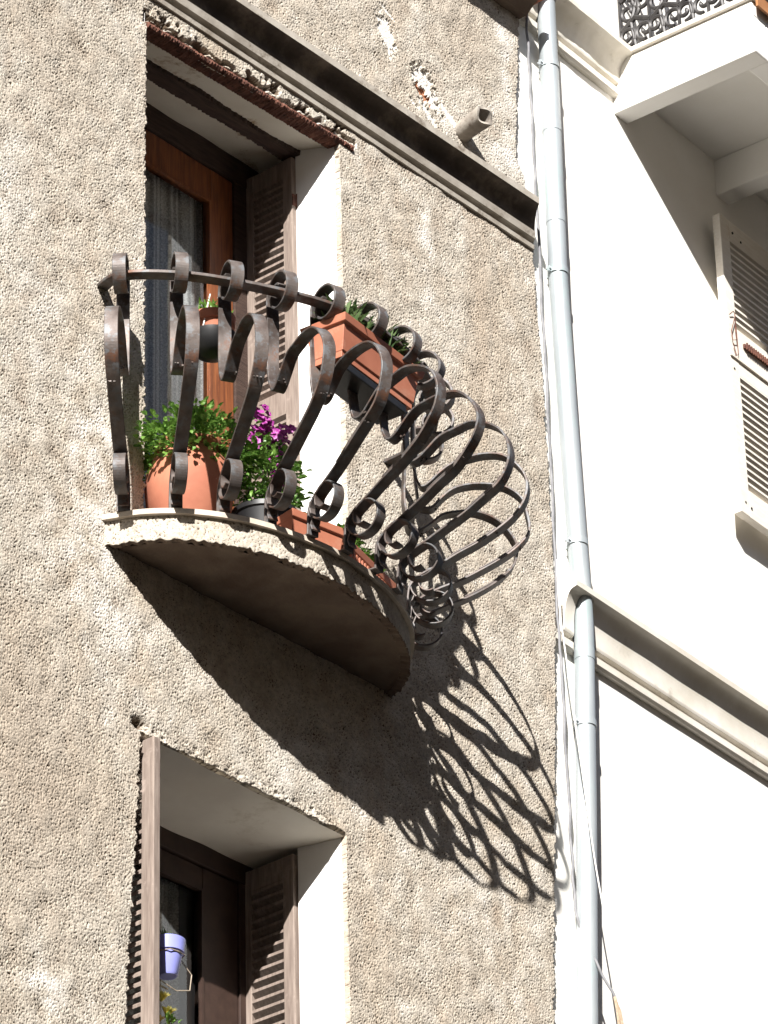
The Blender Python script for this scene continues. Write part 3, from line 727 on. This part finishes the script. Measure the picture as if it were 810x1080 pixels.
cable([(.925,-.098,.146),(.922,-.10,-.064),(.952,-.10,-.30),(1.006,-.10,-.686),(1.052,-.105,-1.066),(1.087,-.11,-1.288),(1.129,-.11,-1.543),(1.166,-.11,-1.721),(1.26,-.11,-2.2),(1.35,-.05,-2.8)],.0032,M_CABLEW,'thin white cable crossing slantwise in front of the lower drainpipe')
mb=MB()
for k in range(9):
    a=random.uniform(-.02,.02); mb.tube([(1.128+a*.25,-.112+random.uniform(-.004,.004),-1.63),(1.14+a*.6,-.116,-1.69+random.uniform(-.01,.01)),(1.155+a,-.115,-1.76+random.uniform(-.03,.02))],.0030,6)
tag(mb.build('rope',M_FRAY),'frayed brown rope end tied in front of the drainpipe at the bottom edge','rope')

# ------------------------------------------------------------------ plants and pots
GP='terracotta planters on the balcony'; GQ='potted plants on the balcony'
def leaf(mb, p, d, up, L, W, fold=.25, mi=0, curl=.2):
    d=d.normalized(); s=d.cross(up)
    if s.length<.05: s=d.cross(Vector((1,0,0)))
    s.normalize(); n=s.cross(d).normalized()
    mid=p+d*L*.5+n*L*curl*.3; tip=p+d*L-n*L*curl*.3
    a=p+d*L*.28+s*W*.42+n*W*fold; b=p+d*L*.68+s*W*.40+n*W*fold*.8; a2=p+d*L*.28-s*W*.42+n*W*fold; b2=p+d*L*.68-s*W*.40+n*W*fold*.8
    mb.add([p,a,b,tip,b2,a2,p+d*L*.28+n*0,mid],[(0,1,6),(1,2,7,6),(2,3,7),(0,6,5),(6,7,4,5),(7,3,4)],mi)
def rv(r=1):
    while True:
        v=Vector((random.uniform(-1,1),random.uniform(-1,1),random.uniform(-1,1)))
        if .02<v.length<=1: return v*r
def bush(parent, c, rad3, n, L, W, m, name='foliage', shell=.55):
    mb=MB(); c=Vector(c)
    cl=[rv() for _ in range(max(6,n//22))]
    for i in range(n):
        k=random.choice(cl); q=(k.normalized()*random.uniform(shell,1.0)+rv(.28)); 
        p=c+Vector((q.x*rad3[0],q.y*rad3[1],q.z*rad3[2]))
        d=(Vector((q.x,q.y,q.z*.7+.1))+rv(.9)); leaf(mb,p,d,Vector((0,0,1))+rv(.5),L*random.uniform(.6,1.2),W*random.uniform(.7,1.2))
    for k in cl[:16]:
        e=c+Vector((k.x*rad3[0],k.y*rad3[1],k.z*rad3[2])); mb.tube([c-Vector((0,0,rad3[2]*.8)),(c+e)/2+Vector((0,0,.01)),e],.0025,5)
    return mb.build(name,m,parent,fix=False)
# big round terracotta jar
J=thing('potted_plant','bushy green plant in big rounded terracotta jar behind the two leftmost balusters','potted plant',(-1.165,-.085,ZT),0,GQ)
mb=MB(); mb.lathe([(.0,.0),(.095,.0),(.10,.01),(.135,.09),(.160,.17),(.168,.24),(.163,.31),(.142,.37),(.118,.40),(.112,.41),(.125,.425),(.130,.445),(.118,.45),(.104,.44),(.10,.40),(.0,.395)],n=48)
pj=mb.build('pot',M_TERRA,J,smooth=50); pj.scale=(.93,.93,.88)
mb=MB(); mb.lathe([(.0,-.0),(.12,.001),(.15,.03),(.145,.032),(.118,.008),(.0,.006)],n=32)
mb.build('saucer',M_BLACKP,J,smooth=50,loc=(0,0,0.001))
bush(J,(0,-.03,.37),(.225,.20,.12),1700,.030,.022,M_LEAF)
# flowering plant
Fp=thing('potted_plant','magenta flowering plant in black pot beside the big terracotta jar','potted plant',(-.90,-.20,ZT),0,GQ)
mb=MB(); mb.lathe([(.0,0),(.085,0),(.115,.17),(.122,.172),(.122,.19),(.105,.19),(.102,.15),(.0,.15)],n=32); mb.build('pot',M_BLACKP,Fp,smooth=50)
bush(Fp,(-.0,.0,.31),(.13,.13,.17),760,.036,.020,M_LEAF)
mb=MB()
for c in [(-.035,-.02,.53),(-.06,-.03,.56),(.09,-.03,.55),(.015,-.03,.495),(.045,-.01,.51),(-.075,-.0,.46),(.06,-.03,.36),(-.10,-.02,.42),(.02,.04,.53),(.035,-.05,.40),(.075,-.0,.47)]:
    c=Vector(c)
    for _ in range(20):
        p=c+rv(.040); ax=(Vector((-.5,-.8,.3))+rv(.6)).normalized()
        s=ax.cross(Vector((0,0,1))).normalized(); u=ax.cross(s)
        for k in range(5):
            a=2*math.pi*k/5; d=s*math.cos(a)+u*math.sin(a)+ax*.25; leaf(mb,p,d,ax,.015,.015,.05)
mb.build('flowers',M_PURP,Fp,fix=False)

# square planter hooked outside the rail
def planter(name, lab, loc, rz, L, Wd, Hh, ribs=False, m=M_TERRAP, group=None):
    t=thing(name,lab,'planter',loc,rz,group)
    mb=MB(); tp=.88; tk=.006; rim=.030
    def ring(l,w,z): return [(-l/2,-w/2,z),(l/2,-w/2,z),(l/2,w/2,z),(-l/2,w/2,z)]
    rs=[ring(L*.90,Wd*.62,0),ring(L*.90,Wd*.64,.024),ring(L*.91,Wd*.70,.026),ring(L*.955,Wd*.87,Hh-rim),ring(L*1.0,Wd*1.0,Hh-rim+.003),ring(L*1.03,Wd*1.07,Hh),ring(L*.985,Wd*.95,Hh),ring(L*.95,Wd*.86,Hh-rim),ring(L*.945,Wd*.82,Hh-.035)]
    vs=[v for r_ in rs for v in r_]; fs=[(3,2,1,0)]+[(i*4+k,i*4+(k+1)%4,(i+1)*4+(k+1)%4,(i+1)*4+k) for i in range(len(rs)-1) for k in range(4)]+[tuple((len(rs)-1)*4+k for k in range(4))]
    mb.add(vs,fs); b=mb.build('box',m,t,bevel=.003)
    sl=MB(); sl.box(-L*.46,L*.46,-Wd*.40,Wd*.40,Hh-.030,Hh-.026); sl.build('soil',M_SOIL,t)
    if ribs:
        r_=MB(); k=-L*.44
        while k<L*.45:
            r_.box(k,k+.010,-Wd*.5,-Wd*.46,.03,Hh-rim-.002); k+=.022
        r_.build('ribs',m,t)
    return t
PL=planter('planter','terracotta window box of succulents hooked outside the curved rail',(-.72,-.515,-.005),rad(3.2),.49,.185,.155,group=GP)
PL.rotation_euler=(rad(0),0,rad(6))
# wedge support and hooks
mb=MB(); mb.box(-.19,.19,-.055,.075,-.034,-.001); mb.build('tray',M_BLACKP,PL,bevel=.004)
for x in (-.15,.15):
    mb=MB(); mb.tube([(x,.05,-.02),(x,.115,.0),(x,.118,.20),(x,.10,.235),(x,.075,.235)],.004,6)
    mb.build('hook',M_IRONG,PL,smooth=True)
def succ(parent,c,n,L,W,m):
    mb=MB(); c=Vector(c)
    for i in range(n):
        a=random.uniform(0,6.28); el=random.uniform(.15,1.45); d=Vector((math.cos(a)*math.cos(el),math.sin(a)*math.cos(el),math.sin(el)))
        st=c+Vector((random.uniform(-.05,.05),random.uniform(-.035,.035),random.uniform(0,.035)))
        l=L*random.uniform(.6,1.1); leaf(mb,st,d,Vector((0,0,1)),l,W*random.uniform(.8,1.2),.3,curl=-.35)
        if random.random()<.5: leaf(mb,st+d*l*.6,d+rv(.8),Vector((0,0,1)),l*.6,W*.9,.3)
    return mb.build('succulent',m,parent,fix=False)
for c,n,L in (((-.14,.0,.15),190,.10),((.0,.0,.15),120,.075),((.12,.01,.15),230,.125),((.19,.0,.15),130,.10)): succ(PL,c,n,L,.017,M_LEAFD)
# hanging pot inside rail
HP=thing('potted_plant','small terracotta pot in black hanging bowl inside the rail','potted plant',(-1.222,-.248,.055),0,GQ)
mb=MB(); mb.lathe([(.0,-.058),(.03,-.056),(.062,-.036),(.083,-.003),(.088,.03),(.083,.03),(.0,.02)],n=32); mb.build('bowl',M_BLACKP,HP,smooth=50)
mb=MB(); mb.lathe([(.06,.0),(.072,.07),(.080,.072),(.083,.105),(.074,.105),(.070,.085),(.0,.085)],n=32); mb.build('pot',M_TERRA,HP,smooth=50)
mb=MB()
for a in (200,320,80): mb.tube([(.085*math.cos(rad(a)),.085*math.sin(rad(a)),.03),(.02*math.cos(rad(a)),.02*math.sin(rad(a)),.2)],.0022,5)
mb.build('hanging_cord',M_CABLEW,HP); succ(HP,(0,0,.09),50,.06,.012,M_LEAF)
# low troughs on the floor
T1=planter('planter','short smooth terracotta trough on the floor, beneath the fourth and fifth balusters',(-.83,-.335,ZT),rad(-9),.24,.13,.125,group=GP)
T2=planter('planter','ribbed terracotta trough on the floor by the right-hand balusters, with small green plant',(-.50,-.275,ZT),rad(14),.40,.14,.12,ribs=True,group=GP)
bush(T2,(-.06,.0,.16),(.10,.06,.06),260,.03,.018,M_LEAF)
bush(T2,(.12,.02,.16),(.07,.06,.06),160,.03,.018,M_LEAF)
# lilac pot by the lower window
LP=thing('potted_plant','lilac blue plastic pot with sprouting tips in wire holder by the lower shutter','potted plant',(-1.125,.05,-2.235))
LP.rotation_euler=(0,0,0)
mb=MB(); mb.lathe([(.0,0),(.030,0),(.034,.006),(.050,.082),(.055,.083),(.060,.128),(.055,.128),(.050,.10),(.0,.10)],n=32); mb.build('pot',M_LILAC,LP,smooth=50)
mb=MB(); mb.tube([(.0,-.05,.075),(.035,-.045,.075),(.055,0,.075),(.035,.045,.075),(0,.055,.075),(-.045,.03,.075),(-.055,0,.075),(-.035,-.045,.075),(0,-.05,.075)],.002,5)
mb.tube([(.052,-.01,.075),(.095,-.02,.03),(.075,-.03,-.035),(.02,-.02,-.05),(-.05,-.01,-.03)],.0020,6); mb.tube([(-.055,0,.075),(-.06,0,-.04),(.0,-.0,-.045)],.003,6)
mb.build('wire_holder',simple('pale_wire',(.30,.24,.18),(.42,.35,.27),20,.5),LP,smooth=True)
mb=MB()
for _ in range(16): leaf(mb,Vector((random.uniform(-.03,.03),random.uniform(-.03,.03),.10)),Vector((random.uniform(-.4,.4),random.uniform(-.4,.4),1)),Vector((1,0,0)),random.uniform(.05,.085),.007)
mb.build('sprouts',M_LEAFD,LP,fix=False)
YF=thing('potted_plant','yellow petalled flowers at the bottom edge beside the lower shutter','potted plant',(-1.135,.06,-2.62))
mb=MB(); mb.lathe([(.0,0),(.05,0),(.07,.13),(.075,.15),(.068,.15),(.0,.12)],n=28); mb.build('pot',M_TERRA,YF,smooth=50)
mb=MB()
for c in ((-.02,-.01,.285),(.0,-.02,.235),(-.035,.0,.20),(.03,.02,.19)):
    c=Vector(c); mb2=None
    for k in range(9):
        a=2*math.pi*k/9+random.uniform(-.2,.2); leaf(mb,c,Vector((math.cos(a)*.6,math.sin(a)*.6-.25,.75)),Vector((0,0,1)),.042,.026,.2,curl=.3)
mb.build('flowers',M_YEL,YF,fix=False)
bush(YF,(0,0,.19),(.05,.05,.06),90,.035,.014,M_LEAF)
# things on the cream building's balcony
BX=thing('crate','reddish brown slatted crate behind the wrought iron balcony railing','crate',(1.0,.02,0),PH)
mb=MB(); 
for k in range(4): mb.box(1.55,1.95,-.58,-.25,3.05+k*.09,3.05+k*.09+.07)
mb.build('slats',simple('red_brown_wood',(.14,.045,.025),(.24,.08,.045),9,.7),BX,bevel=.004)

# ------------------------------------------------------------------ street
mb=MB(); mb.add([(-400,-400,GROUND),(400,-400,GROUND),(400,400,GROUND),(-400,400,GROUND)],[(0,1,2,3)])
g=mb.build('street',M_ASPH); g['kind']='structure'

OB=thing('unseen_opposite_building','unseen tall beige apartment block across the narrow street, added to dim the ambient light','building',(0,-10.6,GROUND))  # unseen block added to hide sky and keep the shade dark
mb=MB(); mb.box(-30,30,-8,0,0,17.0); mb.build('wall',simple('beige_render',(.15,.12,.095),(.19,.155,.125),2,.9),OB)  # wall kept dark so little light bounces back
mb=MB(); mb.sweep([(0,.0),(0,.4),(.35,.4),(.35,.3),(.12,.0)],-30,30); k=mb.build('cornice',M_CREAMST,OB); k.location=(0,0,16.6)
wm=MB(); wm.box(-.5,.5,0,.03,0,1.9); first=None
wmat=simple('dark_window',(.02,.02,.022),(.04,.04,.045),3,.15)
for i in range(-7,8):
    for j in range(4):
        if first is None: first=wm.build('window',wmat,OB); o=first
        else: o=first.copy(); COL.objects.link(o); o.parent=OB
        o.location=(i*3.4,.001,1.6+j*3.3)

# ------------------------------------------------------------------ camera
cam=bpy.data.cameras.new('camera'); co=bpy.data.objects.new('camera',cam); COL.objects.link(co); scn.camera=co
Rr=np.array([[.64571212,.37128297,.6672367],[-.76322337,.3405627,.54909666],[-.02336569,-.86380901,.5032773]])
u_,s_,vt_=np.linalg.svd(Rr); Rr=u_@vt_
right,down,fwd=Rr[:,0],Rr[:,1],Rr[:,2]
Mx=Matrix(((right[0],-down[0],-fwd[0],0),(right[1],-down[1],-fwd[1],0),(right[2],-down[2],-fwd[2],0),(0,0,0,1)))
Mx.translation=Vector((-10.80923457,-8.89536591,-8.15309226)); co.matrix_world=Mx
cam.sensor_fit='HORIZONTAL'; cam.sensor_width=36; cam.lens=36*4597.338/810; cam.clip_end=2000; cam.clip_start=.1

# ------------------------------------------------------------------ light
SUN=Vector((-1.50,-1.0,1.21)).normalized()
sl=bpy.data.lights.new('sun','SUN'); sl.energy=5; sl.angle=rad(.5); sl.color=(1,.968,.925)
so=bpy.data.objects.new('sun',sl); COL.objects.link(so); so.rotation_euler=SUN.to_track_quat('Z','Y').to_euler()
w=bpy.data.worlds.new('World'); scn.world=w; w.use_nodes=True; nt=w.node_tree
sk=nt.nodes.new('ShaderNodeTexSky'); sk.sky_type='NISHITA'; sk.sun_disc=False
sk.sun_elevation=math.asin(SUN.z); sk.sun_rotation=math.atan2(SUN.x,SUN.y)
nt.links.new(sk.outputs[0],nt.nodes['Background'].inputs[0]); nt.nodes['Background'].inputs[1].default_value=.05
scn.view_settings.view_transform='Standard'; scn.view_settings.look='None'; scn.view_settings.exposure=1.22; scn.view_settings.gamma=1
scn.view_settings.use_curve_mapping=False
scn.cycles.max_bounces=6
